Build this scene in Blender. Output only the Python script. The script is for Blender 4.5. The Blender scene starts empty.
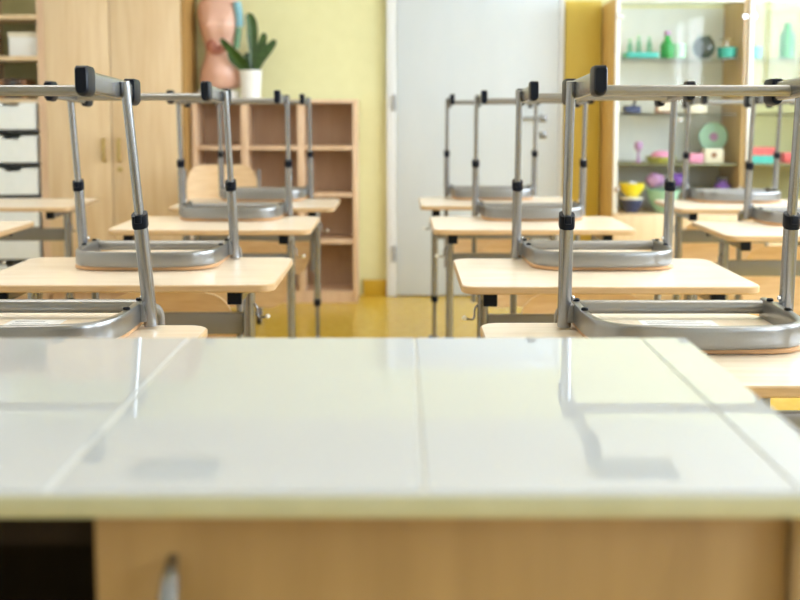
import bpy, bmesh, math, random
from mathutils import Vector, Matrix
random.seed(4)
PI = math.pi
scn = bpy.context.scene
COL = scn.collection

# ------------------------------------------------------------------ materials
def mat(name, color, rough=.5, metal=0., spec=.5, emit=None, estr=0., alpha=None, coat=0.):
    m = bpy.data.materials.new(name); m.use_nodes = True
    b = m.node_tree.nodes['Principled BSDF']
    b.inputs['Base Color'].default_value = (*color, 1)
    b.inputs['Roughness'].default_value = rough
    b.inputs['Metallic'].default_value = metal
    b.inputs['Specular IOR Level'].default_value = spec
    b.inputs['Coat Weight'].default_value = coat
    b.inputs['Coat Roughness'].default_value = .04
    if emit:
        b.inputs['Emission Color'].default_value = (*emit, 1)
        b.inputs['Emission Strength'].default_value = estr
    return m

def noisy(name, c1, c2, scale=(4, 4, 4), nscale=3., rough=.5, metal=0., spec=.5, detail=4., bump=0., lo=.3, hi=.7, coat=0.):
    """two tone procedural surface: stretched noise in object space drives the colour"""
    m = mat(name, c1, rough, metal, spec, coat=coat)
    nt = m.node_tree; N = nt.nodes; L = nt.links
    b = N['Principled BSDF']
    tc = N.new('ShaderNodeTexCoord'); mp = N.new('ShaderNodeMapping')
    mp.inputs['Scale'].default_value = scale
    no = N.new('ShaderNodeTexNoise'); no.inputs['Scale'].default_value = nscale; no.inputs['Detail'].default_value = detail
    cr = N.new('ShaderNodeValToRGB')
    cr.color_ramp.elements[0].position = lo; cr.color_ramp.elements[0].color = (*c1, 1)
    cr.color_ramp.elements[1].position = hi; cr.color_ramp.elements[1].color = (*c2, 1)
    L.new(tc.outputs['Object'], mp.inputs['Vector']); L.new(mp.outputs['Vector'], no.inputs['Vector'])
    L.new(no.outputs['Fac'], cr.inputs['Fac']); L.new(cr.outputs['Color'], b.inputs['Base Color'])
    if bump:
        bp = N.new('ShaderNodeBump'); bp.inputs['Strength'].default_value = bump; bp.inputs['Distance'].default_value = .002
        L.new(no.outputs['Fac'], bp.inputs['Height']); L.new(bp.outputs['Normal'], b.inputs['Normal'])
    return m

def glass_mat(name, tint=(.96, .98, .97), ior=1.45):
    m = bpy.data.materials.new(name); m.use_nodes = True
    nt = m.node_tree; N = nt.nodes; L = nt.links
    N.clear()
    out = N.new('ShaderNodeOutputMaterial'); mix = N.new('ShaderNodeMixShader')
    tr = N.new('ShaderNodeBsdfTransparent'); tr.inputs['Color'].default_value = (*tint, 1)
    gl = N.new('ShaderNodeBsdfGlossy'); gl.inputs['Roughness'].default_value = .02
    fr = N.new('ShaderNodeFresnel'); fr.inputs['IOR'].default_value = ior
    ge = N.new('ShaderNodeNewGeometry'); iv = N.new('ShaderNodeMath'); iv.operation = 'SUBTRACT'; iv.inputs[0].default_value = 1.
    ml = N.new('ShaderNodeMath'); ml.operation = 'MULTIPLY'       # only the outer face of a pane reflects
    L.new(ge.outputs['Backfacing'], iv.inputs[1]); L.new(fr.outputs['Fac'], ml.inputs[0]); L.new(iv.outputs['Value'], ml.inputs[1])
    L.new(ml.outputs['Value'], mix.inputs['Fac']); L.new(tr.outputs['BSDF'], mix.inputs[1]); L.new(gl.outputs['BSDF'], mix.inputs[2])
    L.new(mix.outputs['Shader'], out.inputs['Surface'])
    return m

M = {}
M['desk_top'] = noisy('birch_laminate', (.83, .69, .52), (.90, .79, .64), (2, 26, 26), 2.2, .26, spec=.5)
M['desk_edge'] = noisy('birch_edge', (.50, .33, .17), (.60, .42, .24), (3, 3, 60), 3, .35)
M['ply'] = noisy('chair_plywood', (.74, .50, .27), (.86, .64, .40), (4, 4, 30), 2.5, .3)
M['ply_seat'] = noisy('seat_plywood', (.83, .70, .54), (.90, .79, .65), (22, 3, 3), 2.5, .35)
M['ply_edge'] = noisy('plywood_edge', (.50, .27, .12), (.62, .36, .18), (3, 3, 80), 3, .4)
M['cupboard'] = noisy('cupboard_wood', (.70, .50, .28), (.79, .61, .38), (16, 16, 1.2), 2.4, .42)
M['shelf'] = noisy('shelf_wood', (.70, .47, .29), (.80, .58, .39), (14, 14, 2), 2.2, .45)
M['backboard'] = noisy('shelf_backboard', (.44, .29, .19), (.50, .34, .23), (10, 2, 1.5), 2.5, .6)
M['side_wood'] = noisy('warm_side_wood', (.72, .43, .12), (.80, .52, .18), (12, 12, 1.5), 2.4, .5)
M['shaded_side'] = noisy('shaded_side_wood', (.40, .22, .06), (.47, .28, .09), (12, 12, 1.5), 2.4, .5)  # wardrobe wood darkened for its side face, shade put into the colour
M['pedestal'] = noisy('pedestal_wood', (.33, .195, .068), (.43, .27, .105), (10, 10, 1.3), 2.4, .4)
M['shaded_wood'] = noisy('shaded_brown_laminate', (.012, .008, .005), (.018, .012, .008), (6, 6, 1), 2, .6, spec=.1)  # the unlit kneehole's shade is put into this near-black colour
M['metal'] = noisy('silver_lacquer', (.27, .28, .30), (.33, .34, .36), (40, 40, 40), 30, .26, metal=.85, bump=.03)
M['metal_frame'] = noisy('silver_frame_lacquer', (.25, .25, .25), (.31, .31, .305), (40, 40, 40), 30, .28, metal=.85, bump=.03)
M['metal_dark'] = noisy('grey_lacquer', (.21, .21, .21), (.26, .26, .26), (30, 30, 30), 20, .4, metal=.3)
M['chrome'] = noisy('chrome', (.8, .8, .82), (.86, .86, .88), (20, 20, 20), 10, .12, metal=1.)
M['black'] = noisy('dark_plastic', (.004, .006, .012), (.007, .010, .018), (60, 60, 60), 20, .36, spec=.14, bump=.05)
M['white'] = noisy('white_laminate', (.83, .85, .84), (.86, .88, .87), (3, 3, 3), 3, .16)
M['cream'] = noisy('cream_edge', (.48, .48, .31), (.54, .53, .35), (8, 8, 8), 4, .35)
M['glasstop'] = noisy('glossy_white_panel', (.60, .64, .69), (.63, .67, .71), (2, 2, 2), 2, .03, spec=.95)
M['wall'] = noisy('pale_yellow_paint', (.80, .78, .44), (.83, .81, .47), (3, 3, 3), 5, .75, bump=.04)
M['yellow_board'] = noisy('mustard_board', (.67, .49, .07), (.72, .54, .10), (4, 4, 1), 3, .55)
M['skirting'] = noisy('mustard_skirting', (.60, .38, .025), (.66, .43, .04), (6, 6, 6), 3, .4)
M['floor'] = noisy('yellow_linoleum', (.66, .42, .045), (.76, .51, .075), (6, 6, 6), 4, .22, detail=8)
M['ceiling'] = noisy('white_ceiling', (.84, .85, .86), (.88, .89, .90), (4, 4, 4), 4, .8)
M['white_wall'] = noisy('white_paint', (.80, .79, .74), (.83, .82, .78), (3, 3, 3), 4, .8)
M['door'] = noisy('white_door_paint', (.64, .70, .745), (.67, .725, .77), (3, 3, 1), 3, .35)
M['jamb'] = noisy('door_frame_paint', (.74, .76, .77), (.78, .80, .81), (3, 3, 1), 3, .35)
M['tray'] = noisy('white_tray_plastic', (.84, .87, .84), (.88, .90, .87), (6, 6, 6), 4, .35)
M['pot'] = noisy('white_ceramic', (.86, .86, .82), (.89, .89, .86), (6, 6, 6), 4, .25)
M['leaf'] = noisy('dark_leaf', (.015, .050, .008), (.06, .14, .025), (8, 8, 26), 4, .35)
M['soil'] = noisy('soil', (.06, .035, .02), (.10, .06, .03), (60, 60, 60), 20, .9)
M['skin'] = noisy('model_plastic_pink', (.78, .46, .36), (.84, .54, .43), (6, 6, 6), 3, .32)
M['organ'] = noisy('model_organs', (.34, .09, .06), (.52, .22, .15), (20, 20, 20), 5, .35)
M['organ_blue'] = noisy('model_blue_part', (.16, .42, .55), (.30, .58, .66), (14, 14, 14), 5, .35)
M['organ_green'] = noisy('model_green_part', (.10, .25, .16), (.18, .35, .20), (14, 14, 14), 5, .35)
M['paper'] = noisy('white_paper', (.84, .85, .85), (.88, .89, .89), (10, 10, 10), 4, .6)
M['print'] = noisy('printed_bars', (.2, .2, .22), (.3, .3, .33), (10, 10, 10), 4, .6)
M['gold'] = noisy('brass_handle', (.44, .31, .10), (.52, .38, .14), (20, 20, 20), 8, .35, metal=.6)
M['glass'] = glass_mat('cabinet_glass', tint=(.99, .995, .99), ior=1.45)
M['shelf_glass'] = glass_mat('glass_shelf', (.95, .98, .96), 1.45)
M['pane'] = glass_mat('window_glass', (.98, .99, 1.0))
M['cab_white'] = noisy('cabinet_white_stile', (.80, .78, .70), (.84, .82, .75), (8, 8, 1), 3, .35)
M['cab_back'] = noisy('cabinet_pale_back', (.74, .78, .75), (.78, .82, .79), (4, 4, 2), 3, .6)
M['cab_back2'] = noisy('cabinet_olive_back', (.50, .50, .24), (.56, .55, .28), (4, 4, 2), 3, .6)
M['cab_side'] = noisy('cabinet_inner_wood', (.50, .33, .13), (.58, .40, .18), (12, 12, 2), 3, .5)
M['cab_shelf'] = noisy('cabinet_glass_shelf', (.52, .56, .44), (.60, .64, .52), (6, 6, 6), 3, .3)
M['cab_shelf_dark'] = noisy('cabinet_dark_shelf', (.16, .16, .07), (.22, .21, .10), (6, 6, 6), 3, .4)
M['grille'] = noisy('grey_ceiling_panel', (.10, .11, .12), (.14, .15, .16), (6, 6, 6), 3, .6)
M['lamp'] = mat('added_lamp_diffuser', (.9, .9, .9), .4, emit=(1, .97, .92), estr=11.)  # glow of the unseen lamps added to light the room
M['frame_white'] = noisy('white_window_frame', (.82, .83, .83), (.86, .87, .87), (5, 5, 5), 3, .35)
def flat(name, c, r=.4, spec=.5):
    c2 = tuple(min(1, v*1.15+.01) for v in c)
    M[name] = noisy(name, c, c2, (14, 14, 14), 4, r, spec=spec)
flat('teal', (.04, .42, .36)); flat('green', (.02, .30, .06)); flat('lightgreen', (.32, .62, .36)); flat('mint', (.38, .66, .50))
flat('yellow_plastic', (.82, .68, .02)); flat('navy', (.025, .04, .12)); flat('purple', (.17, .06, .36)); flat('pink', (.72, .28, .42))
flat('red', (.60, .10, .10)); flat('orange', (.62, .20, .06)); flat('brown', (.26, .12, .05)); flat('darkbrown', (.07, .035, .02))
flat('ivory', (.74, .68, .52)); flat('olive', (.34, .36, .08)); flat('grey', (.34, .35, .36)); flat('dark', (.05, .05, .055)); flat('mauve', (.45, .25, .45))
M['greenglass'] = glass_mat('green_glass', (.55, .85, .68), 1.5)
M['clearglass'] = glass_mat('clear_bowl_glass', (.78, .90, .84), 1.6)

# ------------------------------------------------------------------ mesh helpers
def new(): return bmesh.new()

def box(bm, x0, x1, y0, y1, z0, z1, bev=0., seg=2, mi=0):
    t = bmesh.new()
    bmesh.ops.create_cube(t, size=1)
    for v in t.verts:
        v.co = Vector(((x0+x1)/2 + v.co.x*(x1-x0), (y0+y1)/2 + v.co.y*(y1-y0), (z0+z1)/2 + v.co.z*(z1-z0)))
    if bev: bmesh.ops.bevel(t, geom=list(t.edges), offset=bev, segments=seg, profile=.5, affect='EDGES')
    merge(bm, t, mi); return bm

def merge(bm, t, mi=0, mx=None):
    if mx is not None: bmesh.ops.transform(t, matrix=mx, verts=t.verts)
    mp = {}
    for v in t.verts: mp[v] = bm.verts.new(v.co)
    for f in t.faces:
        try:
            g = bm.faces.new([mp[v] for v in f.verts]); g.material_index = f.material_index if mi is None else mi; g.smooth = True
        except ValueError: pass
    t.free()

def smooth_path(pts, r=.03, n=5, closed=False):
    """round the corners of a poly line with arcs (quadratic)"""
    pts = [Vector(p) for p in pts]
    out = []
    N = len(pts)
    for i, p in enumerate(pts):
        if not closed and i in (0, N-1): out.append(p); continue
        a = pts[i-1]; b = pts[(i+1) % N]
        rr = r[i] if isinstance(r, (list, tuple)) else r
        da = min(rr, (a-p).length*.49); db = min(rr, (b-p).length*.49)
        s = p + (a-p).normalized()*da; e = p + (b-p).normalized()*db
        for k in range(n+1):
            t = k/n
            out.append(s*(1-t)**2 + p*2*t*(1-t) + e*t*t)
    return out

def tube(bm, path, rx, rz=None, n=12, up=(0, 0, 1), closed=False, sq=2., caps=True, mi=0):
    """sweep a superellipse section; rx is measured across, rz along `up`"""
    rz = rx if rz is None else rz
    path = [Vector(p) for p in path]; up = Vector(up)
    rings = []; N = len(path)
    for i, p in enumerate(path):
        a = path[i-1] if (i > 0 or closed) else p
        b = path[(i+1) % N] if (i < N-1 or closed) else p
        t = (b-a).normalized()
        s = t.cross(up)
        if s.length < 1e-4: s = t.cross(Vector((0, 1, 0)))
        s.normalize(); u = s.cross(t).normalized()
        kx = 1.
        if 0 < i < N-1 or closed:
            c = (p-a).normalized().dot((b-p).normalized()); kx = 1/max(.5, math.sqrt(max(0., (1+c)/2)))
        ring = []
        for k in range(n):
            th = 2*PI*(k+.5)/n
            cx = math.copysign(abs(math.cos(th))**(2/sq), math.cos(th)); cz = math.copysign(abs(math.sin(th))**(2/sq), math.sin(th))
            ring.append(bm.verts.new(p + s*(rx*cx*kx) + u*(rz*cz)))
        rings.append(ring)
    R = N if closed else N-1
    for i in range(R):
        A, B = rings[i], rings[(i+1) % N]
        for k in range(n):
            f = bm.faces.new((A[k], B[k], B[(k+1) % n], A[(k+1) % n])); f.smooth = True; f.material_index = mi
    if caps and not closed:
        f = bm.faces.new(rings[0]); f.material_index = mi
        f = bm.faces.new(list(reversed(rings[-1]))); f.material_index = mi
    return bm

def rrect(x0, x1, y0, y1, r, n=6):
    out = []
    for cx, cy, a0 in ((x1-r, y1-r, 0), (x0+r, y1-r, PI/2), (x0+r, y0+r, PI), (x1-r, y0+r, 1.5*PI)):
        for k in range(n+1):
            a = a0 + PI/2*k/n
            out.append((cx+r*math.cos(a), cy+r*math.sin(a)))
    return out

def prism(bm, outline, z0, z1, bev=.002, mi_side=0, mi_top=0, mx=None):
    """extruded outline with softened top and bottom rims"""
    t = bmesh.new()
    cx = sum(p[0] for p in outline)/len(outline); cy = sum(p[1] for p in outline)/len(outline)
    xs = [abs(p[0]-cx) for p in outline]; ys = [abs(p[1]-cy) for p in outline]
    kx = 1-bev/max(xs); ky = 1-bev/max(ys)
    lv = [(z0, kx, ky), (z0+bev, 1, 1), (z1-bev, 1, 1), (z1, kx, ky)]
    rings = [[t.verts.new((cx+(x-cx)*a, cy+(y-cy)*b, z)) for x, y in outline] for z, a, b in lv]
    n = len(outline)
    for i in range(3):
        for k in range(n):
            f = t.faces.new((rings[i][k], rings[i][(k+1) % n], rings[i+1][(k+1) % n], rings[i+1][k])); f.material_index = mi_side
    f = t.faces.new(list(reversed(rings[0]))); f.material_index = mi_top
    f = t.faces.new(rings[3]); f.material_index = mi_top
    merge(bm, t, None, mx); return bm

def lathe(bm, prof, cx=0, cy=0, cz=0, n=24, mi=0):
    rings = []
    for r, z in prof:
        rings.append([bm.verts.new((cx+r*math.cos(2*PI*k/n), cy+r*math.sin(2*PI*k/n), cz+z)) for k in range(n)])
    for i in range(len(rings)-1):
        for k in range(n):
            f = bm.faces.new((rings[i][k], rings[i][(k+1) % n], rings[i+1][(k+1) % n], rings[i+1][k])); f.smooth = True; f.material_index = mi
    bm.faces.new(list(reversed(rings[0]))); bm.faces.new(rings[-1])
    return bm

def ball(bm, c, r, sub=2, sc=(1, 1, 1), mi=0):
    t = bmesh.new(); bmesh.ops.create_icosphere(t, subdivisions=sub, radius=1)
    for v in t.verts: v.co = Vector((c[0]+v.co.x*r*sc[0], c[1]+v.co.y*r*sc[1], c[2]+v.co.z*r*sc[2]))
    merge(bm, t, mi); return bm

def obj(name, bm, mats, parent=None, loc=None, sharp=35):
    me = bpy.data.meshes.new(name)
    bmesh.ops.recalc_face_normals(bm, faces=bm.faces)
    for f in bm.faces: f.smooth = True
    bm.to_mesh(me); bm.free()
    for m in (mats if isinstance(mats, (list, tuple)) else [mats]): me.materials.append(M[m])
    me.set_sharp_from_angle(angle=math.radians(sharp))
    o = bpy.data.objects.new(name, me); COL.objects.link(o)
    if parent: o.parent = parent
    if loc: o.location = loc
    return o

def tag(o, label, cat, group=None):
    o['label'] = label; o['category'] = cat
    if group: o['group'] = group
    return o

def thing(name, label, cat, loc=(0, 0, 0), rz=0., group=None):
    o = bpy.data.objects.new(name, None); o.empty_display_size = .05
    COL.objects.link(o); o.location = loc; o.rotation_euler = (0, 0, rz)
    return tag(o, label, cat, group)

def struct(name, bm, mats, parent=None):
    o = obj(name, bm, mats, parent)
    if not parent: o['kind'] = 'structure'
    return o

def copy_tree(o, parent=None):
    c = o.copy(); COL.objects.link(c)
    if parent: c.parent = parent
    for ch in list(o.children): copy_tree(ch, c)
    return c

def dup(root, loc, rot, label):
    c = copy_tree(root); c.location = loc; c.rotation_euler = rot; c['label'] = label
    return c

# ------------------------------------------------------------------ room shell
BW = 6.08; CZ = 2.28; LX = -2.20; RX = 3.2; FY = -2.4
bm = new(); box(bm, LX-.1, RX+.1, FY-.1, BW+.1, -.08, 0); struct('floor', bm, 'floor')
bm = new(); box(bm, LX-.1, RX+.1, FY-.1, BW+.1, CZ, CZ+.08); struct('ceiling', bm, 'ceiling')
bm = new(); box(bm, LX-.1, RX+.1, BW, BW+.1, 0, CZ); struct('wall_back', bm, 'wall')
bm = new(); box(bm, LX-.1, LX, FY, BW, 0, CZ); struct('wall_left', bm, 'white_wall')
bm = new(); box(bm, LX-.1, RX+.1, FY-.1, FY, 0, CZ); struct('wall_front', bm, 'white_wall')
# right wall with window openings
SILL, HEAD = 1.08, 2.06
wins = [(-1.75, -.40), (.96, 2.50), (2.9, 4.2), (4.45, 5.55)]
WT = .05
bm = new()
box(bm, RX, RX+WT, FY, BW, 0, SILL); box(bm, RX, RX+WT, FY, BW, HEAD, CZ)
edges = [FY] + [v for w in wins for v in w] + [BW]
for a, b in zip(edges[0::2], edges[1::2]): box(bm, RX, RX+WT, a, b, SILL, HEAD)
struct('wall_right', bm, 'white_wall')
for i, (a, b) in enumerate(wins):
    bm = new(); t = .03
    f0, f1 = RX-.005, RX+.025
    box(bm, f0, f1, a, a+t, SILL, HEAD); box(bm, f0, f1, b-t, b, SILL, HEAD)
    box(bm, f0, f1, a+t, b-t, SILL, SILL+t); box(bm, f0, f1, a+t, b-t, HEAD-t, HEAD)
    mid = a+(b-a)*.43
    box(bm, f0, f1, mid-.04, mid+.04, SILL+t, HEAD-t)
    w = struct('window_%d' % (i+1), bm, 'frame_white')
    bm = new(); box(bm, RX+.008, RX+.012, a+t, mid-.04, SILL+t, HEAD-t); obj('pane', bm, 'pane', w)
    bm = new(); box(bm, RX+.008, RX+.012, mid+.04, b-t, SILL+t, HEAD-t); obj('pane', bm, 'pane', w)
    bm = new(); box(bm, RX-.12, RX-.0005, a-.04, b+.04, SILL-.03, SILL, .006); obj('window_sill', bm, 'frame_white', w)

# skirting on the back wall
bm = new(); box(bm, -.215, -.087, BW-.014, BW, 0, .088, .003); struct('baseboard_back', bm, 'skirting')
bm = new(); box(bm, .884, 1.08, BW-.014, BW, 0, .088, .003); struct('baseboard_back_right', bm, 'skirting')

# door
bm = new(); box(bm, -.028, .853, BW-.045, BW-.005, .006, 1.93, .003)
door = struct('door_1', bm, 'door')
bm = new()
box(bm, -.085, -.03, BW-.05, BW, 0, 1.99, .004); box(bm, .855, .880, BW-.05, BW, 0, 1.99, .004); box(bm, -.03, .855, BW-.05, BW, 1.935, 1.99, .004)
obj('door_frame', bm, 'jamb', door)
for z in (.24, 1.07):
    bm = new(); lathe(bm, [(.008, -.045), (.010, -.043), (.010, .043), (.008, .045)], -.043, BW-.058, z, 12); obj('hinge', bm, 'grey', door)
bm = new()
tube(bm, smooth_path([(.77, BW-.04, .985), (.77, BW-.085, .985), (.655, BW-.085, .985)], .015), .008, n=10)
obj('door_handle', bm, 'metal', door)
bm = new(); box(bm, .75, .79, BW-.053, BW-.043, .965, 1.005, .004); box(bm, .75, .79, BW-.053, BW-.043, .875, .915, .004)
obj('lock_plate', bm, 'metal', door)

# ceiling: unseen lit lamps added to brighten the room, grey flat panels near the back wall
def lamp(x, y, label):
    t = thing('added_ceiling_lamp', label, 'added ceiling light', (x, y, CZ), 0, 'added ceiling lamps')
    bm = new()
    for a in ((-.60, .60, -.11, -.095), (-.60, .60, .095, .11), (-.60, -.585, -.095, .095), (.585, .60, -.095, .095)):
        box(bm, a[0], a[1], a[2], a[3], -.05, 0)
    obj('housing', bm, 'frame_white', t)
    bm = new(); box(bm, -.585, .585, -.095, .095, -.042, -.03); obj('diffuser', bm, 'lamp', t)
    return t
for i, (x, y) in enumerate([(-1.2, 2.3), (1.3, 2.3), (-1.2, 3.7), (1.3, 3.7)]):
    lamp(x, y, 'added unseen lit ceiling lamp above the %s desks on the %s side' % ('front' if y < 3 else 'rear', 'wardrobe' if x < 0 else 'window'))
for i, x in enumerate((-1.08, 1.12)):
    bm = new(); box(bm, -.19, .19, -.12, .12, -.03, 0, .004)
    o = obj('ceiling_panel', bm, 'grille', None, (x, 5.15, CZ))
    tag(o, ['grey flat ceiling panel above the wardrobe side', 'grey flat ceiling panel above the glass cabinet side'][i], 'ceiling panel', 'grey ceiling panels')

def caprect(k):
    # flat on top, strongly rounded below
    return [(x*k, z*k) for x, z in [(.0102, .0185), (.0080, .0225), (-.0080, .0225), (-.0102, .0185)] +
            [(.0102*math.cos(a), -.0125+.0110*math.sin(a)) for a in [PI+PI*i/8 for i in range(9)]]]
# ------------------------------------------------------------------ chair (built upside down, origin where it rests on the desk)
LEGX = .193; TILT = math.radians(2.3)
def make_chair(label, lean=0.):
    t = thing('school_chair', label, 'chair', (0, 0, 0), 0, 'school chairs')
    # seat board
    bm = new(); prism(bm, rrect(-.174, .174, -.207, .11, .075, 8), .001, .0105, .002, 1, 0)
    obj('seat', bm, ['ply_seat', 'ply_edge'], t)
    # U shaped band under the seat
    path = smooth_path([(-.171, .052, .028), (-.171, -.115, .028), (-.150, -.196, .028), (-.05, -.214, .028), (.05, -.214, .028),
                        (.150, -.196, .028), (.171, -.115, .028), (.171, .052, .028)], [0, .05, .05, .05, .05, .05, .05, 0], 6)
    bm = new(); tube(bm, path, .0075, .0185, 16, sq=4.5)
    obj('seat_frame', bm, 'metal_frame', t)
    bm = new(); tube(bm, [(-.165, .042, .031), (.165, .042, .031)], .0125, n=14)
    obj('cross_tube', bm, 'metal_frame', t)
    for s in (-1, 1):
        for y in (-.075, .015):
            bm = new(); lathe(bm, [(.0062, 0), (.0062, .003), (.004, .0048)], s*.170, y, .0463, 10); obj('screw', bm, 'black', t)
    # legs: thick tube at the seat, thin telescopic tube above a clamp collar
    for s in (-1, 1):
        x = s*LEGX
        bm = new(); tube(bm, [(x, .002, .004), (x+lean*.45, -.012, .19)], .0118, .0125, 16, up=(0, 1, 0), sq=2.6)
        leg = obj('leg', bm, 'metal', t)
        bm = new(); tube(bm, [(x+lean*.45, -.012, .19), (x+lean, -.038, .428)], .0078, .0100, 14, up=(0, 1, 0), sq=2.4)
        obj('leg_extension', bm, 'metal', leg)
        bm = new(); tube(bm, [(x+lean*.43, -.0115, .180), (x+lean*.44, -.0125, .183), (x+lean*.47, -.0128, .199), (x+lean*.48, -.0138, .202)], .0135, .0145, 16, up=(0, 1, 0), sq=2.6)
        box(bm, x+lean*.45-.006, x+lean*.45+.006, -.030, -.018, .186, .200, .002)
        obj('collar', bm, 'black', leg)
        bm = new(); lathe(bm, [(.0048, 0), (.0048, .003), (.003, .0045)], 0, 0, 0, 10)
        bmesh.ops.transform(bm, matrix=Matrix.Translation((x-s*.0118, -.004, .055)) @ Matrix.Rotation(-s*PI/2, 4, 'Y'), verts=bm.verts)
        obj('bolt', bm, 'chrome', leg)
        # link from the leg to the frame
        bm = new(); box(bm, min(s*.176, s*.190), max(s*.176, s*.190), -.012, .022, .012, .044, .003); obj('bracket', bm, 'metal_dark', leg)
        # runner on top: flat oval tube with two plastic caps
        r = math.tan(TILT)
        def P(y): return Vector((x+lean-s*.0128, y, .4155 - (y+.036)*r*1.0))
        bm = new(); tube(bm, [P(-.235), P(.070)], .0070, .0165, 16, sq=3.2)
        run = obj('foot_runner', bm, 'metal', t)
        for y0, y1 in ((-.250, -.206), (.040, .090)):
            sg = 1 if y0 < 0 else -1
            a, b = (y0, y1) if y0 < 0 else (y1, y0)
            ya = [a, a+.003*sg, a+.008*sg, b-.004*sg, b]
            sc = [.80, .94, 1.0, 1.0, .94]
            bm = new()
            rings = []
            for yy, k in zip(ya, sc):
                c = P(yy); ring = []
                out = caprect(k)
                for (px, pz) in out: ring.append(bm.verts.new((c.x+px, c.y, c.z+pz)))
                rings.append(ring)
            n = len(rings[0])
            for i in range(len(rings)-1):
                for k in range(n): bm.faces.new((rings[i][k], rings[i][(k+1) % n], rings[i+1][(k+1) % n], rings[i+1][k]))
            bm.faces.new(rings[0]); bm.faces.new(list(reversed(rings[-1])))
            obj('end_cap', bm, 'black', run, sharp=40)
    bm = new(); tube(bm, [(-LEGX+.016+lean, -.036, .4125), (LEGX-.016+lean, -.036, .4125)], .0093, n=14)
    obj('cross_rail', bm, 'metal_frame', t)
    # backrest hanging behind
    for s in (-1, 1):
        x = s*.1905
        pth = smooth_path([(s*.172, .042, .028), (x, .084, .018), (x, .084, -.10), (x, .084, -.33)], [0, .02, .04, 0], 6)
        bm = new(); tube(bm, pth, .0085, .0110, 12, up=(0, 1, 0), sq=2.6); obj('back_strut', bm, 'metal_dark', t)
    bm = new()
    nx, nz = 18, 10
    W, z0, z1, rad = .182, -.355, -.105, .085
    def Y(u): return .112 - .048*(u/W)**2 + .022
    front = []; back = []
    t2 = bmesh.new()
    out = rrect(-W, W, z0, z1, rad, 8)
    # fan of strips: build from the outline by columns
    xs = [-W + 2*W*i/nx for i in range(nx+1)]
    def span(x):
        d = max(0., abs(x)-(W-rad)); h = rad-math.sqrt(max(0., rad*rad-d*d))
        return z0+h, z1-h
    for sgn, th in ((0, 0.), (1, .009)):
        grid = []
        for x in xs:
            a, b = span(x)
            grid.append([t2.verts.new((x, Y(x)-.016+th, a+(b-a)*j/nz + (1e-4*j if b-a < 1e-4 else 0))) for j in range(nz+1)])
        (front if sgn == 0 else back).extend(grid)
    for G in (front, back):
        for i in range(nx):
            for j in range(nz): t2.faces.new((G[i][j], G[i+1][j], G[i+1][j+1], G[i][j+1]))
    for i in range(nx):
        t2.faces.new((front[i][0], front[i+1][0], back[i+1][0], back[i][0])); t2.faces.new((front[i][nz], front[i+1][nz], back[i+1][nz], back[i][nz]))
    for j in range(nz):
        t2.faces.new((front[0][j], front[0][j+1], back[0][j+1], back[0][j])); t2.faces.new((front[nx][j], front[nx][j+1], back[nx][j+1], back[nx][j]))
    merge(bm, t2); obj('backrest', bm, 'ply', t)
    return t

# ------------------------------------------------------------------ pupil desk (origin: floor, left front corner of the top)
DW, DD, DH = .652, .458, .65
def make_desk(label):
    t = thing('pupil_desk', label, 'desk', (0, 0, 0), 0, 'pupil desks')
    bm = new(); prism(bm, rrect(0, DW, 0, DD, .036, 7), DH-.0175, DH-.0005, .0025, 1, 0)
    obj('tabletop', bm, ['desk_top', 'desk_edge'], t)
    for s, x in ((-1, .064), (1, DW-.088)):
        bm = new(); box(bm, x-.014, x+.014, .045, DD-.04, DH-.047, DH-.0175, .003)
        rail = obj('side_rail', bm, 'metal', t)
        for y in (.040, DD-.040):
            bm = new(); box(bm, x-.0155, x+.0155, y-.008, y+.008, DH-.050, DH-.019, .003); obj('end_plug', bm, 'black', rail)
        y = .265; xl = x
        bm = new(); tube(bm, [(xl, y, DH-.047), (xl, y, .235)], .0130, .024, 16, up=(0, 1, 0), sq=3.5)
        leg = obj('leg', bm, 'metal', t)
        bm = new(); tube(bm, [(xl, y, .24), (xl, y, .028)], .0095, .018, 14, up=(0, 1, 0), sq=3)
        obj('leg_extension', bm, 'metal', leg)
        bm = new(); tube(bm, [(xl, y, .246), (xl, y, .220)], .0150, .026, 16, up=(0, 1, 0), sq=3.5)
        obj('collar', bm, 'black', leg)
        bm = new(); tube(bm, [(xl, .02, .018), (xl, DD-.02, .018)], .018, .014, 14, sq=3.5)
        foot = obj('foot', bm, 'metal', t)
        for yy in (.022, DD-.022):
            bm = new(); box(bm, xl-.020, xl+.020, yy-.022, yy+.022, .001, .034, .006); obj('foot_cap', bm, 'black', foot)
        # bag hook on the outer face of the leg
        hx = xl + s*.0125
        pth = smooth_path([(hx, y-.01, .565), (hx+s*.008, y-.012, .556), (hx+s*.008, y-.014, .528), (hx+s*.030, y-.014, .532)], .012, 4)
        bm = new(); tube(bm, pth, .0026, n=8); hk = obj('bag_hook', bm, 'metal', t)
        bm = new(); ball(bm, (hx+s*.032, y-.014, .533), .006, 2); obj('hook_ball', bm, 'pot', hk)
    bm = new(); box(bm, .077, DW-.101, .255, .275, .488, .540, .003)
    obj('crossbar', bm, 'metal_dark', t)  # shade below the tabletop is put into this darker grey
    return t

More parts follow.
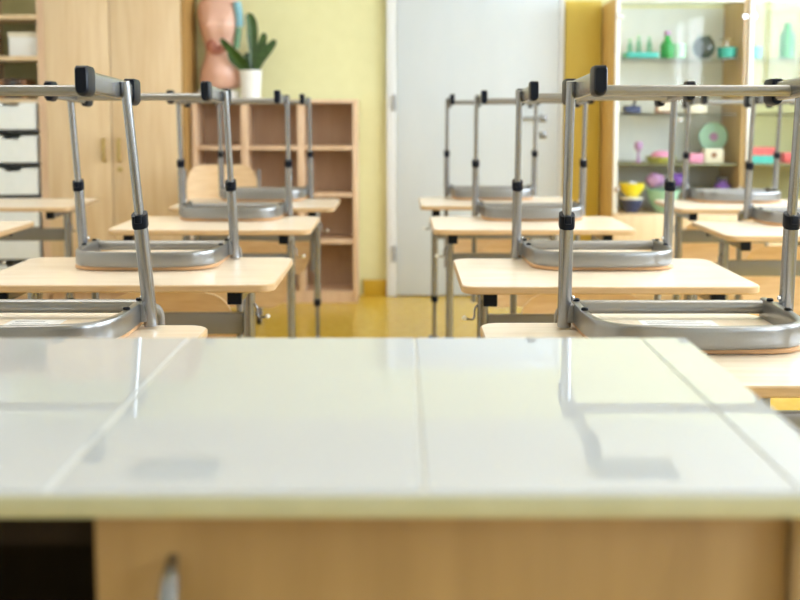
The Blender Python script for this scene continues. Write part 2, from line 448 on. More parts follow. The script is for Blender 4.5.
desk_spots = [  # x of left edge, y of front edge, label
    (.138, 1.492, 'birch-topped school desk right behind the white teacher desk, at its right corner'),
    (.130, 2.350, 'birch-topped school desk second from the front in the row right of centre'),
    (.100, 3.485, 'pale school desk third from the front, before the white door'),
    (.074, 4.360, 'pale school desk farthest back in the row in front of the white door'),
    (-.992, 1.470, 'birch school desk behind the teacher desk at left, only its corner showing'),
    (-.958, 2.375, 'birch school desk second from the front in the left row, wardrobe behind it'),
    (-.945, 3.480, 'pale school desk third from the front in the left row, before the open bookcase'),
    (-.917, 4.275, 'pale school desk farthest back in the left row, nearest to the open bookcase'),
    (-1.912, 3.320, 'school desk corner cut by the left edge, dark crossbar seen past it'),
    (-1.955, 4.290, 'school desk at the left edge standing in front of the white plastic trays'),
    (.990, 3.310, 'school desk cut by the right edge, the nearer of the two before the glass cabinet'),
    (1.070, 4.225, 'school desk at the right standing nearest to the glass cabinet, the farther of two'),
]
d0 = make_desk(desk_spots[0][2]); d0.location = (desk_spots[0][0], desk_spots[0][1], 0)
for x, y, lab in desk_spots[1:]:
    c = dup(d0, (x, y, 0), (0, 0, 0), lab)
    if x == -.958: c.scale.x = 1.04

chair_spots = [ # centre x, y of the leg line
    (.476, 1.893, 'upside-down grey metal chair nearest at right, upturned on the desk behind the teacher desk'),
    (.485, 2.790, 'upside-down grey metal chair on the second desk of the row right of centre'),
    (.457, 3.955, 'upside-down grey metal chair on the third desk of the row before the white door'),
    (.390, 4.850, 'farthest upside-down metal chair standing out against the white door'),
    (-.633, 1.900, 'nearest upside-down grey metal chair at left, its left half outside the photo'),
    (-.620, 2.790, 'upside-down grey metal chair on the second left desk, in front of the wardrobe'),
    (-.600, 3.955, 'upside-down grey metal chair on the third desk of the left row, left of the plant'),
    (-.590, 4.770, 'farthest upside-down metal chair of the left row, in front of the open bookcase'),
    (1.385, 3.785, 'upside-down metal chair cut by the right edge, on the nearer desk before the glass cabinet'),
    (1.400, 4.690, 'upside-down metal chair on the far right desk, nearest to the glass cabinet'),
]
c0 = make_chair(chair_spots[0][2]); c0.location = (chair_spots[0][0], chair_spots[0][1], DH)
chairs = [c0]
for i, (x, y, lab) in enumerate(chair_spots[1:], 1):
    if i in (4, 5):          # these two stand a little crooked
        c = make_chair(lab, -.026 if i == 4 else -.013); c.location = (x, y, DH); chairs.append(c)
    else: chairs.append(dup(c0, (x, y, DH), (0, 0, 0), lab))
# the chair standing on its feet behind the last left desk
up = dup(c0, (-.895, 5.45, .428*.965), (0, PI, math.radians(8)), 'upright school chair with plywood backrest standing on the floor before the bookcase')
up.scale = (.965, .965, .965)
# white stickers under the two nearest seats
def sticker(ch, x0, x1, y0, y1):
    bm = new(); box(bm, x0, x1, y0, y1, .0104, .0109); s = obj('sticker', bm, 'paper', ch); s['label'] = 'white paper sticker under the seat'
    bm = new()
    for k in range(3): box(bm, x0+.010, x1-.012-.01*k, y0+.010+.014*k, y0+.013+.014*k, .0108, .0111)
    obj('sticker_print', bm, 'print', s)
sticker(chairs[0], -.060, .070, -.035, .022); sticker(chairs[4], -.055, .040, -.040, .020)

# ------------------------------------------------------------------ teacher desk
TZ = .79; TB, TF = 1.151, .671
t = thing('teacher_desk', 'large white glossy teacher desk with wooden pedestal filling the foreground', 'desk', (-.10, .90, 0))
def tpart(name, bm, m, p=None):
    bmesh.ops.translate(bm, verts=bm.verts, vec=(.10, -.90, 0)); return obj(name, bm, m, p or t)
bm = new(); box(bm, -.515, .303, TF, TB, TZ-.0165, TZ-.002, .0025, mi=0)
top = tpart('worktop', bm, 'cream')
bm = new(); box(bm, -.513, .301, TF+.002, TB-.002, TZ-.0025, TZ-.0012); tpart('top_laminate', bm, 'white', top)
for a, b in ((-.463, -.2265), (-.2235, .0125), (.0150, .2510)):
    bm = new(); box(bm, a, b, TF+.004, TB-.004, TZ-.0014, TZ, .0008, 1); tpart('glossy_panel', bm, 'glasstop', top)
bm = new(); box(bm, .2530, .300, TF+.004, TB-.004, TZ-.0014, TZ, .0008, 1); tpart('glossy_panel', bm, 'glasstop', top)
# pedestal
PF = .702
bm = new()
box(bm, -.203, -.187, PF+.017, 1.10, .06, TZ-.0165); box(bm, .238, .254, PF+.017, 1.10, .06, TZ-.0165)
box(bm, -.187, .238, 1.085, 1.10, .06, TZ-.0165); box(bm, -.187, .238, PF+.017, 1.085, .06, .076); box(bm, -.187, .238, PF+.017, 1.085, TZ-.034, TZ-.0165)
tpart('pedestal', bm, 'pedestal')
bm = new(); box(bm, -.203, .2545, PF, PF+.016, .062, TZ-.0262, .002); dr = tpart('pedestal_door', bm, 'pedestal')
bm = new()
hp = [(-.151, PF+.002, .738), (-.151, PF-.012, .731), (-.151, PF-.022, .705), (-.151, PF-.024, .682), (-.151, PF-.022, .660), (-.151, PF-.012, .630), (-.151, PF+.002, .622)]
hs = smooth_path(hp, .012, 4)
t2 = bmesh.new()
rings = []
for i, p in enumerate(hs):
    u = i/(len(hs)-1); w = .0032+.0048*math.sin(PI*u)
    rings.append([t2.verts.new((p.x+w*math.cos(2*PI*k/10), p.y+.004*math.sin(2*PI*k/10), p.z)) for k in range(10)])
for i in range(len(rings)-1):
    for k in range(10): t2.faces.new((rings[i][k], rings[i][(k+1) % 10], rings[i+1][(k+1) % 10], rings[i+1][k]))
t2.faces.new(rings[0]); t2.faces.new(list(reversed(rings[-1])))
merge(bm, t2); h = tpart('handle', bm, 'metal', dr); h['label'] = 'curved metal bow handle on the pedestal door'
bm = new(); box(bm, -.490, .256, PF-.006, PF+.010, TZ-.0255, TZ-.0166, .001); tpart('front_rail', bm, 'side_wood')
bm = new(); box(bm, .258, .288, TF+.012, 1.12, 0, TZ-.0165, .002); tpart('end_panel', bm, 'cupboard')
bm = new(); box(bm, -.490, -.2035, 1.02, 1.036, .10, TZ-.0165); tpart('modesty_panel', bm, 'shaded_wood')
bm = new(); box(bm, -.506, -.490, TF+.012, 1.12, 0, TZ-.0165, .002); tpart('end_panel', bm, 'shaded_wood')
bm = new(); box(bm, -.490, -.206, PF+.012, 1.02, TZ-.05, TZ-.0186); tpart('keyboard_tray', bm, 'shaded_wood')
bm = new(); box(bm, -.490, -.206, PF+.02, 1.02, .10, .118); tpart('bottom_shelf', bm, 'shaded_wood')
bm = new(); box(bm, -.2055, -.2032, PF+.02, 1.02, .118, TZ-.05); tpart('kneehole_shade_lining', bm, 'shaded_wood')  # thin dark sheet that carries the painted kneehole shade
bm = new(); box(bm, -.186, .238, PF+.03, 1.09, 0, .06); tpart('plinth', bm, 'shaded_wood')

# ------------------------------------------------------------------ wardrobe and shelf unit at left
WF = 5.74; BK = BW-.015
t = thing('wardrobe', 'tall light wood two-door wardrobe left of the open bookcase', 'wardrobe', (-1.475, 5.85, 0))
def wpart(name, bm, m, p=None):
    bmesh.ops.translate(bm, verts=bm.verts, vec=(1.475, -5.85, 0)); return obj(name, bm, m, p or t)
bm = new()
box(bm, -1.866, -1.848, WF, BK, .06, 1.98); box(bm, -1.848, -1.140, BK-.012, BK, .06, 1.98)
box(bm, -1.848, -1.140, WF+.02, BK-.012, .06, .078); box(bm, -1.848, -1.140, WF, BK-.012, 1.962, 1.98); box(bm, -1.856, -1.13, WF+.03, BK, 0, .06)
wpart('carcass', bm, 'shelf')
bm = new(); box(bm, -1.140, -1.122, WF, BK, .06, 1.98); wpart('side_panel', bm, 'shaded_side')
for a, b in ((-1.846, -1.512), (-1.508, -1.142)):
    bm = new(); box(bm, a, b, WF-.004, WF+.014, .08, 1.960, .002); dr = wpart('door', bm, 'cupboard')
    hx = -1.550 if a < -1.6 else -1.471
    bm = new(); tube(bm, smooth_path([(hx, WF-.002, .878), (hx, WF-.026, .874), (hx, WF-.026, .770), (hx, WF-.002, .766)], .008, 4), .008, .010, 10, up=(1, 0, 0)); wpart('handle', bm, 'gold', dr)
    if a > -1.6:
        bm = new(); lathe(bm, [(.014, 0), (.014, .005), (.010, .008)], 0, 0, 0, 16)
        bmesh.ops.transform(bm, matrix=Matrix.Translation((-1.471, WF-.003, .722)) @ Matrix.Rotation(PI/2, 4, 'X'), verts=bm.verts)
        wpart('keyhole', bm, 'gold', dr)

t = thing('tray_shelf_unit', 'open wooden shelf unit with white tray drawers at the left edge', 'shelf', (-2.0, 5.85, 0))
def spart(name, bm, m, p=None):
    bmesh.ops.translate(bm, verts=bm.verts, vec=(2.0, -5.85, 0)); return obj(name, bm, m, p or t)
bm = new()
box(bm, -1.887, -1.868, WF+.005, BK, 0, 1.98); box(bm, -2.192, -2.174, WF+.005, BK, 0, 1.98); box(bm, -2.174, -1.887, WF+.02, BK, 0, .06)
spart('carcass', bm, 'shelf')
bm = new(); box(bm, -2.174, -1.887, BK-.010, BK, .06, 1.98); spart('back_panel', bm, 'cab_back2')
for z in (1.96, 1.520, 1.308, 1.088, .068):
    bm = new(); box(bm, -2.174, -1.887, WF+.008, BK-.010, z-.022, z); spart('shelf', bm, 'cupboard')
# trays
for i, z in enumerate((.930, .758, .590, .420, .250, .080)):
    bm = new()
    x0, x1, y0, y1, h = -2.160, -1.899, WF-.008, BK-.03, .138
    w = .004
    # front with a finger notch in the upper rim
    notch = [(-.131, 0), (.131, 0), (.137, h), (.052, h), (.040, h-.018), (-.040, h-.018), (-.052, h), (-.137, h)]
    xc = (x0+x1)/2-.0
    tb = bmesh.new(); A = [tb.verts.new((xc+px*.93, y0, pz)) for px, pz in notch]; B = [tb.verts.new((xc+px*.93, y0+w, pz)) for px, pz in notch]
    tb.faces.new(A); tb.faces.new(list(reversed(B)))
    for k in range(len(A)): tb.faces.new((A[k], A[(k+1) % len(A)], B[(k+1) % len(A)], B[k]))
    bmesh.ops.triangulate(tb, faces=[f for f in tb.faces if len(f.verts) > 4]); merge(bm, tb)
    box(bm, x0+.006, x0+.010, y0+w, y1, 0, h); box(bm, x1-.010, x1-.006, y0+w, y1, 0, h); box(bm, x0+.010, x1-.010, y1-w, y1, 0, h); box(bm, x0+.010, x1-.010, y0+w, y1-w, 0, w)
    box(bm, x0+.002, x0+.012, y0-.004, y1, h-.012, h, .001); box(bm, x1-.012, x1-.002, y0-.004, y1, h-.012, h, .001)
    o = obj('tray', bm, 'tray', None, (0, 0, z))
    names = ['topmost', 'second from the top', 'third from the top', 'fourth from the top', 'fifth from the top', 'lowest']
    tag(o, 'white plastic tray drawer, %s in the shelf unit at the left edge' % names[i], 'tray', 'white tray drawers')
# runners between the trays (dark gap boards)
for z in (.912, .740, .572, .402, .232):
    bm = new(); box(bm, -2.174, -1.887, WF+.02, BK-.010, z, z+.014); spart('tray_runner', bm, 'dark')
bm = new(); box(bm, -.075, .075, -.09, .09, 0, .118, .006)
t = obj('storage_box', bm, 'pot', None, (-1.975, 5.88, 1.309)); tag(t, 'pale storage box on the upper shelf at the left edge', 'box')
bm = new(); box(bm, -.079, .079, -.094, .094, .100, .124, .004); obj('box_lid', bm, 'ivory', t)
x = -2.168
for i, (w, h, m) in enumerate(((.026, .10, 'mauve'), (.030, .105, 'darkbrown'), (.022, .098, 'brown'), (.034, .108, 'darkbrown'), (.028, .10, 'dark'), (.030, .106, 'darkbrown'), (.026, .10, 'brown'))):
    bm = new()
    box(bm, x, x+.002, 5.80, 5.95, 1.0885, 1.0885+h); box(bm, x+w-.003, x+w-.001, 5.80, 5.95, 1.0885, 1.0885+h); box(bm, x+.002, x+w-.003, 5.80, 5.804, 1.0885, 1.0885+h)
    o = obj('book', bm, m)
    col = {'mauve': 'mauve', 'darkbrown': 'dark brown', 'brown': 'brown', 'dark': 'near-black'}[m]
    tag(o, '%s book, %s on the shelf above the white trays' % (col, ['leftmost', 'second from the left', 'third from the left', 'in the middle', 'third from the right', 'second from the right', 'rightmost'][i]), 'book', 'books above the trays')
    bm = new(); box(bm, x+.0022, x+w-.0032, 5.805, 5.948, 1.0895, 1.0875+h-.002); pb = obj('page_block', bm, 'paper', o)
    x += w+.001

# ------------------------------------------------------------------ bookcase
BF = 5.83; BX0, BX1 = -1.112, -.238; BH = 1.085
t = thing('bookcase', 'low open wooden bookcase with empty compartments against the pale yellow wall', 'bookcase', ((BX0+BX1)/2, 5.95, 0))
def bpart(name, bm, m, p=None):
    bmesh.ops.translate(bm, verts=bm.verts, vec=(-(BX0+BX1)/2, -5.95, 0)); return obj(name, bm, m, p or t)
bm = new(); box(bm, BX0, BX0+.024, BF, BK, 0, BH-.018, .001); bpart('side_panel', bm, 'shelf')
bm = new(); box(bm, BX1-.024, BX1, BF, BK, 0, BH-.018, .001); bpart('side_panel', bm, 'shelf')
bm = new(); box(bm, BX0, BX1, BF-.004, BK, BH-.018, BH, .001); bpart('top_panel', bm, 'shelf')
bm = new(); box(bm, BX0+.024, BX1-.024, BK-.008, BK, .06, BH-.018); bpart('back_panel', bm, 'backboard')
bm = new(); box(bm, BX0+.024, BX1-.024, BF+.004, BK-.008, 0, .062); bpart('plinth', bm, 'shelf')
xs = [BX0+.024, -.835, -.536, BX1-.024]
for xd in xs[1:3]:
    bm = new(); box(bm, xd-.018, xd+.018, BF+.002, BK-.008, .062, BH-.018, .001); bpart('divider', bm, 'shelf')
for i in range(3):
    a = xs[i] + (.018 if i else 0); b = xs[i+1] - (.018 if i < 2 else 0)
    for z in (.840, .590, .340):
        bm = new(); box(bm, a, b, BF+.003, BK-.008, z-.022, z, .001); bpart('shelf', bm, 'shelf')

# torso model
t = thing('anatomy_torso_model', 'pink anatomical torso model on a white base on top of the bookcase', 'anatomical model', (-.975, 5.965, BH))
bm = new(); prism(bm, rrect(-.120, .098, -.075, .075, .03, 5), 0, .050, .006); obj('base', bm, 'pot', t)
# rings: z, cx, rx, ry, cy
R = [(.052, .0, .102, .070, 0), (.085, .0, .112, .078, 0), (.125, .002, .115, .082, 0), (.165, .002, .108, .082, 0), (.205, .004, .094, .075, 0), (.245, .006, .083, .066, 0),
     (.285, .004, .084, .064, 0), (.325, .0, .092, .068, 0), (.365, -.002, .102, .074, 0), (.405, -.004, .110, .078, 0), (.445, -.004, .116, .078, 0), (.485, -.002, .120, .070, 0),
     (.520, .0, .112, .058, 0), (.545, .0, .078, .048, 0), (.565, .0, .046, .044, 0), (.610, .0, .040, .042, -.004), (.640, .0, .036, .038, -.004)]
n = 32; rings = []
for z, cx, rx, ry, cy in R:
    ring = []
    for k in range(n):
        a = 2*PI*k/n
        x = cx+rx*math.cos(a); y = cy+ry*math.sin(a)
        if math.sin(a) < 0:
            for bx in (-.052, .050):                       # breasts
                d = ((x-bx)/.046)**2 + ((z-.395)/.045)**2
                y -= .045*math.exp(-d)
            d = ((x-.01)/.07)**2 + ((z-.150)/.055)**2      # belly
            y -= .026*math.exp(-d)
            d = (x/.03)**2 + ((z-.27)/.04)**2              # hollow under the ribs
            y += .012*math.exp(-d)
        ring.append(bm.verts.new((x, y, z)) if False else (x, y, z))
    rings.append(ring)
bm = new(); V = [[bm.verts.new(p) for p in r] for r in rings]
for i in range(len(V)-1):
    for k in range(n): bm.faces.new((V[i][k], V[i][(k+1) % n], V[i+1][(k+1) % n], V[i+1][k]))
bm.faces.new(list(reversed(V[0]))); bm.faces.new(V[-1])
body = obj('body', bm, 'skin', t, sharp=80)
md = body.modifiers.new('sub', 'SUBSURF'); md.levels = 1; md.render_levels = 1
bm = new(); ball(bm, (-.035, -.060, .285), .030, 2, (1., .5, 1.2)); ball(bm, (.02, -.058, .270), .026, 2, (1.2, .5, .8)); ball(bm, (-.01, -.066, .250), .020, 2, (1.6, .5, .7)); obj('organs', bm, 'organ', t)
bm = new(); tube(bm, smooth_path([(.098, -.050, .515), (.112, -.050, .44), (.112, -.046, .385)], .03, 5), .022, .020, 12, up=(0, 1, 0)); obj('lung_part', bm, 'organ_blue', t)
bm = new(); tube(bm, smooth_path([(.108, -.046, .38), (.102, -.046, .33), (.092, -.046, .27)], .03, 5), .017, .016, 12, up=(0, 1, 0)); obj('liver_part', bm, 'organ_green', t)

# potted plant
t = thing('potted_plant', 'dark green upright-leaved plant in a white pot on the bookcase', 'plant', (-.805, 5.900, BH))
bm = new(); lathe(bm, [(.046, 0), (.052, .004), (.060, .148), (.063, .150), (.063, .156), (.056, .156), (.052, .138)], n=32); obj('pot', bm, 'pot', t)
bm = new(); lathe(bm, [(.0525, .128), (.0525, .141), (.03, .146)], n=24); obj('soil', bm, 'soil', t)
def leaf(pts, w, face):
    """thick tapering blade along a path; `face` is the direction across"""
    path = [Vector(p) for p in pts]
    N = 14; P = []
    for i in range(N+1):
        u = i/N*(len(path)-1); k = min(int(u), len(path)-2); f = u-k
        p0 = path[max(k-1, 0)]; p1 = path[k]; p2 = path[k+1]; p3 = path[min(k+2, len(path)-1)]
        P.append(.5*((2*p1)+(p2-p0)*f+(2*p0-5*p1+4*p2-p3)*f*f+(3*p1-p0-3*p2+p3)*f**3))
    b = new(); rings = []
    fx = Vector(face).normalized()
    for i, p in enumerate(P):
        u = i/N; tdir = (P[min(i+1, N)]-P[max(i-1, 0)]).normalized()
        s = (fx-tdir*fx.dot(tdir)).normalized(); nn = s.cross(tdir)
        w_ = w*1.3
        ww = w_*(.45+.9*u)*1.0 if u < .5 else w_*.9*math.sqrt(max(0.003, 1-((u-.5)/.5)**2.4))
        th = .0035
        rings.append([b.verts.new(p+s*ww+nn*.004), b.verts.new(p+s*ww*.5-nn*.001+nn*th*.3), b.verts.new(p+nn*(th-.006)), b.verts.new(p-s*ww*.5-nn*.001+nn*th*.3), b.verts.new(p-s*ww+nn*.004),
                      b.verts.new(p-s*ww*.5-nn*.005), b.verts.new(p-nn*.009), b.verts.new(p+s*ww*.5-nn*.005)])
    for i in range(N):
        for k in range(8): b.faces.new((rings[i][k], rings[i][(k+1) % 8], rings[i+1][(k+1) % 8], rings[i+1][k]))
    b.faces.new(rings[0]); b.faces.new(list(reversed(rings[-1])))
    return b
for pts, w, fc in [
    ([(0.012, 0, .14), (.012, .003, .28), (.008, .0, .40), (-.012, -.004, .455)], .025, (1, .15, 0)),
    ([(.025, -.01, .14), (.044, -.012, .22), (.066, -.012, .30), (.078, -.012, .352)], .020, (1, -.2, 0)),
    ([(.030, -.02, .14), (.062, -.025, .21), (.105, -.03, .27), (.140, -.03, .312)], .022, (.9, -.3, -.3)),
    ([(.028, .02, .14), (.048, .025, .20), (.075, .03, .25), (.095, .03, .30)], .016, (.9, .3, -.3)),
    ([(-.02, -.015, .14), (-.055, -.04, .20), (-.095, -.065, .26), (-.145, -.085, .318)], .020, (.7, -.3, .6)),
    ([(-.022, -.01, .14), (-.050, -.03, .19), (-.078, -.045, .225), (-.098, -.055, .262)], .030, (.9, .1, .3)),
    ([(-.015, -.02, .14), (-.032, -.03, .175), (-.055, -.04, .20), (-.085, -.045, .228)], .030, (.8, -.2, .4)),
    ([(-.005, .02, .14), (-.014, .02, .18), (-.022, .02, .215), (-.024, .02, .25)], .020, (1, .1, .1)),
]:
    obj('leaf', leaf(pts, w, fc), 'leaf', t, sharp=60)

# ------------------------------------------------------------------ mustard board and glass cabinet at right
bm = new(); box(bm, .888, 1.085, BW-.030, BW, .09, 1.62, .003)
tag(obj('wall_board', bm, 'yellow_board'), 'tall mustard yellow board on the wall between white door and glass cabinet', 'board')

GF = 5.70
def cabinet(x0, x1, label, backm, side_m, seam, knob_label):
    t = thing('glass_cabinet', label, 'cabinet', ((x0+x1)/2, 5.87, 0), 0, 'glass display cabinets')
    ox, oy = (x0+x1)/2, 5.87
    def gp(name, bm, m, p=None):
        bmesh.ops.translate(bm, verts=bm.verts, vec=(-ox, -oy, 0)); return obj(name, bm, m, p or t)
    bm = new(); box(bm, x0, x0+.020, GF, BK, 0, 1.60, .001); gp('side_panel', bm, side_m)
    bm = new(); box(bm, x1-.020, x1, GF, BK, 0, 1.60, .001); gp('side_panel', bm, 'cab_side')
    bm = new(); box(bm, x0+.020, x1-.020, GF, GF+.03, 1.580, 1.60, .001); gp('top_rail', bm, 'cab_white')
    bm = new(); box(bm, x0+.020, x1-.020, GF+.03, BK-.008, 1.588, 1.594); gp('top_panel', bm, 'shelf_glass')  # unseen top, made of glass so lamp light reaches the shelves
    bm = new(); box(bm, x0+.020, x1-.020, BK-.008, BK, .06, 1.58); gp('back_panel', bm, backm)
    bm = new(); box(bm, x0+.020, x1-.020, GF+.01, BK-.008, 0, .06); gp('plinth', bm, 'cupboard')
    bm = new(); box(bm, x0+.020, x1-.020, GF+.004, BK-.008, .470, .490, .001); gp('shelf', bm, 'cupboard')
    for z, m in ((1.298, 'shelf_glass'), (1.012, 'shelf_glass'), (.752, 'cab_shelf_dark')):
        bm = new(); box(bm, x0+.021, x1-.021, GF+.03, BK-.008, z-.012, z, .001); gp('shelf', bm, m)
    for a, b in ((x0+.004, seam-.002), (seam+.002, x1-.004)):
        bm = new(); box(bm, a, b, GF-.020, GF-.002, .062, .486, .002); gp('lower_door', bm, 'cupboard')
        bm = new(); box(bm, a, b, GF-.010, GF-.005, .494, 1.592); g = gp('glass_door', bm, 'glass')
        if a < x0+.05:
            bm = new(); box(bm, x0+.0005, x0+.022, GF-.016, GF-.0105, .494, 1.592, .001); gp('door_stile', bm, 'cab_white', g)
        edge = a if a < x0+.05 else b
        for z in (.62, 1.505):
            hx = edge + (.016 if edge == a else -.016)
            bm = new(); lathe(bm, [(.015, 0), (.015, .006), (.011, .010)], 0, 0, 0, 16)
            bmesh.ops.transform(bm, matrix=Matrix.Translation((hx, GF-.010, z)) @ Matrix.Rotation(PI/2, 4, 'X'), verts=bm.verts)
            gp('hinge', bm, 'chrome', g)
        kx = (b-.018) if edge == a else (a+.018)
        bm = new(); lathe(bm, [(.009, 0), (.013, .012), (.010, .020)], 0, 0, 0, 14)
        bmesh.ops.transform(bm, matrix=Matrix.Translation((kx, GF-.010, .98)) @ Matrix.Rotation(PI/2, 4, 'X'), verts=bm.verts)
        gp('knob', bm, 'chrome', g)
    return t
cabinet(1.092, 1.772, 'wide wooden display cabinet with glass doors right of the white door', 'cab_back', 'side_wood', 1.452, '')
cabinet(1.776, 2.456, 'wooden glass-door display cabinet cut by the right edge of the photo', 'cab_back2', 'cab_side', 2.116, '')
# pale front stiles of the cabinets
Ya = GF+.10
def put(name, bm, m, label, cat, loc, group='things in the glass cabinets'):
    return tag(obj(name, bm, m, None, loc), label, cat, group)
def bowl(r, h, th=.004, foot=.5):
    return lathe(new(), [(r*foot*.9, 0), (r*foot, .003), (r*.86, h*.5), (r, h), (r-th, h), (r*.86-th, h*.52), (r*foot, th+.003)], n=28)
S1, S2, S3, S4 = 1.2985, 1.0125, .7525, .4905
# top shelf
bm = new(); prism(bm, rrect(-.088, .088, -.06, .06, .02, 5), 0, .030, .004); put('teal_tray', bm, 'teal', 'teal tray on the top shelf of the glass cabinet', 'tray', (1.245, Ya, S1))
for i, (dx, h) in enumerate(((-.055, .060), (-.01, .075), (.045, .070))):
    bm = new(); lathe(bm, [(.014, 0), (.015, .003), (.015, h*.6), (.007, h*.8), (.007, h), (.005, h)], n=16)
    o = put('small_bottle', bm, 'greenglass', 'small green glass bottle, %s of three in the teal tray' % ('leftmost', 'middle', 'rightmost')[i], 'bottle', (1.245+dx, Ya, S1+.0305))
    bm = new(); lathe(bm, [(.008, h-.002), (.008, h+.012)], n=12); obj('stopper', bm, 'lightgreen', o)
bm = new(); lathe(bm, [(.034, 0), (.036, .004), (.036, .070), (.016, .095), (.014, .120), (.011, .120)], n=22)
o = put('green_jar', bm, 'green', 'dark green jar beside the teal tray', 'jar', (1.385, Ya, S1)); bm = new(); lathe(bm, [(.017, .118), (.017, .140)], n=14); obj('jar_lid', bm, 'mauve', o)
for i, x in enumerate((1.450,)):
    bm = new(); lathe(bm, [(.024, 0), (.030, .004), (.033, .075), (.030, .075), (.027, .006)], n=20)
    put('green_beaker', bm, 'lightgreen', ['light green beaker beside the dark green jar', 'light green beaker next to the round glass bowl'][i], 'beaker', (x, Ya, S1))
bm = new(); lathe(bm, [(.025, 0), (.050, .020), (.060, .055), (.050, .090), (.032, .108), (.036, .116), (.030, .112), (.046, .088), (.056, .055), (.046, .023), (.02, .005)], n=28)
put('glass_bowl', bm, 'clearglass', 'round clear glass bowl on the top shelf', 'bowl', (1.575, Ya, S1))
bm = new(); lathe(bm, [(.030, 0), (.045, .004), (.052, .055), (.048, .055), (.04, .008)], n=24); o = put('teal_dish', bm, 'teal', 'teal dish below a metal plate at the right of the top shelf', 'dish', (1.694, Ya-.01, S1))
bm = new(); lathe(bm, [(.004, .01), (.004, .09), (.040, .094), (.042, .100), (.010, .104)], n=20); obj('metal_plate', bm, 'chrome', o)
# second shelf
bm = new(); box(bm, -.05, -.038, -.015, .015, 0, .135, .002); box(bm, .038, .05, -.015, .015, 0, .135, .002); box(bm, -.038, .038, -.015, .015, .123, .135, .002); box(bm, -.038, .038, -.015, .015, 0, .012, .002)
o = put('picture_frame', bm, 'brown', 'small brown wooden frame on the second cabinet shelf', 'frame', (1.38, Ya, S2)); bm = new(); box(bm, -.038, .038, -.004, .004, .012, .123); obj('picture', bm, 'ivory', o)
bm = new(); prism(bm, rrect(-.045, .045, -.04, .04, .015, 4), 0, .040, .006); o = put('dark_instrument', bm, 'navy', 'small dark instrument at the left of the second cabinet shelf', 'instrument', (1.205, Ya, S2))
bm = new(); tube(bm, [(.01, 0, .040), (.02, 0, .075)], .008, n=10); obj('eyepiece', bm, 'dark', o)
bm = new(); box(bm, -.05, .05, -.04, .04, 0, .06, .004); put('beige_carton', bm, 'ivory', 'beige carton on the second cabinet shelf', 'carton', (1.54, Ya, S2))
# third shelf
bm = new(); bowl_bm = lathe(bm, [(.05, 0), (.068, .004), (.082, .034), (.078, .034), (.06, .010)], n=28); o = put('olive_dish', bm, 'olive', 'olive dish with pink contents on the third cabinet shelf', 'dish', (1.365, Ya, S3))
bm = new(); ball(bm, (0, 0, .034), .058, 2, (1, .8, .55)); obj('pink_filling', bm, 'pink', o)
bm = new(); lathe(bm, [(.016, 0), (.017, .003), (.006, .02), (.006, .06), (.020, .075), (.022, .10), (.016, .112)], n=18); put('mauve_figure', bm, 'mauve', 'small mauve goblet left on the third cabinet shelf', 'goblet', (1.245, Ya, S3))
bm = new(); box(bm, -.050, .050, -.03, .03, 0, .075, .004); o = put('white_box', bm, 'ivory', 'ivory box with a dark round mark on the third shelf', 'box', (1.636, Ya, S3))
bm = new(); lathe(bm, [(.016, 0), (.016, .002)], n=18); bmesh.ops.transform(bm, matrix=Matrix.Translation((.0, -.0298, .042)) @ Matrix.Rotation(PI/2, 4, 'X'), verts=bm.verts); obj('round_mark', bm, 'brown', o)
bm = new(); box(bm, -.035, .035, -.03, .03, 0, .05, .004); put('pink_box', bm, 'pink', 'pink box beside the ivory box', 'box', (1.545, Ya, S3))
bm = new(); lathe(bm, [(.075, -.006), (.078, 0), (.075, .006)], n=28); bmesh.ops.transform(bm, matrix=Matrix.Translation((0, 0, .135)) @ Matrix.Rotation(PI/2, 4, 'X'), verts=bm.verts)
o = put('round_disc', bm, 'mint', 'upright pale round disc on a stand behind the ivory box', 'disc', (1.668, Ya+.11, S3))
bm = new(); lathe(bm, [(.022, -.010), (.022, .010)], n=18); bmesh.ops.transform(bm, matrix=Matrix.Translation((0, -.004, .135)) @ Matrix.Rotation(PI/2, 4, 'X'), verts=bm.verts); obj('disc_hub', bm, 'mauve', o)
bm = new(); box(bm, -.03, .03, -.025, .025, 0, .01, .002); box(bm, -.006, .006, -.004, .004, .01, .062); obj('stand', bm, 'grey', o)
# bottom shelf of the glass part
bm = bowl(.060, .068); o = put('navy_pot', bm, 'navy', 'dark blue pot at the bottom left of the glass cabinet', 'pot', (1.215, Ya, S4+.0))
bm = new(); lathe(bm, [(.035, 0), (.062, .003), (.064, .010), (.020, .016)], n=24); put('white_plate', bm, 'pot', 'white plate between the dark blue pot and the yellow bowl', 'plate', (1.215, Ya, S4+.0685))
bm = bowl(.068, .070); o = put('yellow_bowl', bm, 'yellow_plastic', 'bright yellow bowl stacked on the dark blue pot', 'bowl', (1.215, Ya, S4+.085)); bm = new(); ball(bm, (0, 0, .050), .035, 2, (1, 1, .9)); obj('white_filling', bm, 'paper', o)
bm = bowl(.100, .12); o = put('mint_basket', bm, 'mint', 'mint green basket holding purple bags in the glass cabinet', 'basket', (1.395, Ya+.01, S4))
for i, (dx, dz, m, l) in enumerate(((-.055, .170, 'mauve', 'mauve bag at the left in the mint basket'), (.055, .172, 'purple', 'purple bag at the right in the mint basket'), (0, .075, 'lightgreen', 'light green bag in the middle of the mint basket'))):
    bm = new(); ball(bm, (0, 0, 0), .048, 3, (1.05, .9, .85))
    for v in bm.verts: v.co *= 1+.10*math.sin(v.co.x*90+i)*math.cos(v.co.z*80)
    put('cloth_bag', bm, m, l, 'bag', (1.395+dx, Ya+.01+(0), S4+dz))
bm = new(); box(bm, -.032, .032, -.05, .05, 0, .11, .004); put('orange_box', bm, 'orange', 'dark orange box at the bottom of the cabinet, left of the purple jar', 'box', (1.600, Ya, S4))
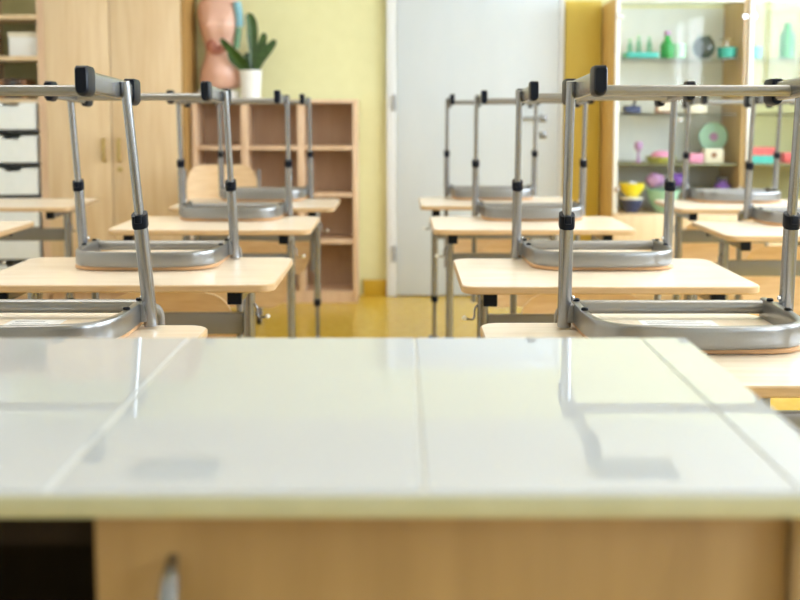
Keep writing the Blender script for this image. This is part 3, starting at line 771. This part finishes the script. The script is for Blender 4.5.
bm = new(); lathe(bm, [(.040, 0), (.044, .005), (.048, .10), (.040, .145), (.025, .155), (.025, .170)], n=24); o = put('purple_jar', bm, 'purple', 'purple jar at the bottom right of the left glass cabinet', 'jar', (1.692, Ya, S4)); bm = new(); lathe(bm, [(.028, .168), (.028, .185)], n=18); obj('jar_lid', bm, 'dark', o)
bm = new(); box(bm, -.04, .04, -.04, .04, 0, .12, .004); put('dark_box', bm, 'dark', 'dark box beside the mint basket', 'box', (1.535, Ya+.06, S4))
# right cabinet
for i, (z, h, m, l) in enumerate(((S3, .042, 'teal', 'teal book lying under a red one in the right cabinet'), (S3+.0425, .040, 'red', 'red book lying on a teal one in the right cabinet'))):
    bm = new(); box(bm, -.07, .07, -.06, .06, 0, .004); box(bm, -.07, .07, -.06, .06, h-.004, h); box(bm, -.07, .07, -.06, -.056, .004, h-.004)
    o = put('lying_book', bm, m, l, 'book', (1.895, Ya, z)); bm = new(); box(bm, -.068, .068, -.0555, .058, .0042, h-.0042); obj('page_block', bm, 'paper', o)
bm = new(); box(bm, -.06, .06, -.04, .04, 0, .055, .004); put('red_box', bm, 'red', 'red box standing right of the stacked books in the right cabinet', 'box', (2.06, Ya, S3+.0))
bm = new(); lathe(bm, [(.035, 0), (.038, .004), (.038, .12), (.018, .15), (.018, .18)], n=22); put('green_flask', bm, 'green', 'dark green flask on the top shelf of the right cabinet', 'flask', (2.01, Ya, S1))
bm = new(); lathe(bm, [(.030, 0), (.034, .004), (.034, .06), (.030, .06), (.028, .006)], n=22); put('teal_beaker', bm, 'teal', 'teal beaker on the top shelf of the right cabinet', 'beaker', (1.845, Ya, S1))

# ------------------------------------------------------------------ light
w = bpy.data.worlds.new('world'); scn.world = w; w.use_nodes = True
bg = w.node_tree.nodes['Background']; bg.inputs['Color'].default_value = (.80, .90, 1, 1); bg.inputs['Strength'].default_value = 17.0
for i, (a, b) in enumerate(wins):
    l = bpy.data.lights.new('window_portal', 'AREA'); l.shape = 'RECTANGLE'; l.size = HEAD-SILL; l.size_y = b-a
    l.cycles.is_portal = True
    o = bpy.data.objects.new('window_portal', l); COL.objects.link(o); o.location = (RX+WT+.005, (a+b)/2, (SILL+HEAD)/2)
    o.rotation_euler = (0, PI/2, 0)

# ------------------------------------------------------------------ camera
cam = bpy.data.cameras.new('camera'); co = bpy.data.objects.new('camera', cam); COL.objects.link(co)
co.location = (0, 0, 1.03); co.rotation_euler = (PI/2-math.radians(5.5), 0, 0)
cam.sensor_fit = 'HORIZONTAL'; cam.sensor_width = 36; cam.lens = 36*1100/800
cam.shift_x = -2/800; cam.shift_y = -(300-215.9)/800
cam.clip_start = .05
cam.dof.use_dof = True; cam.dof.focus_distance = 1.88; cam.dof.aperture_fstop = 4.2
scn.camera = co
scn.view_settings.view_transform = 'Standard'; scn.view_settings.look = 'None'
scn.view_settings.exposure = 0.28; scn.view_settings.gamma = 1.0
scn.view_settings.use_curve_mapping = False
scn.cycles.sample_clamp_indirect = 60
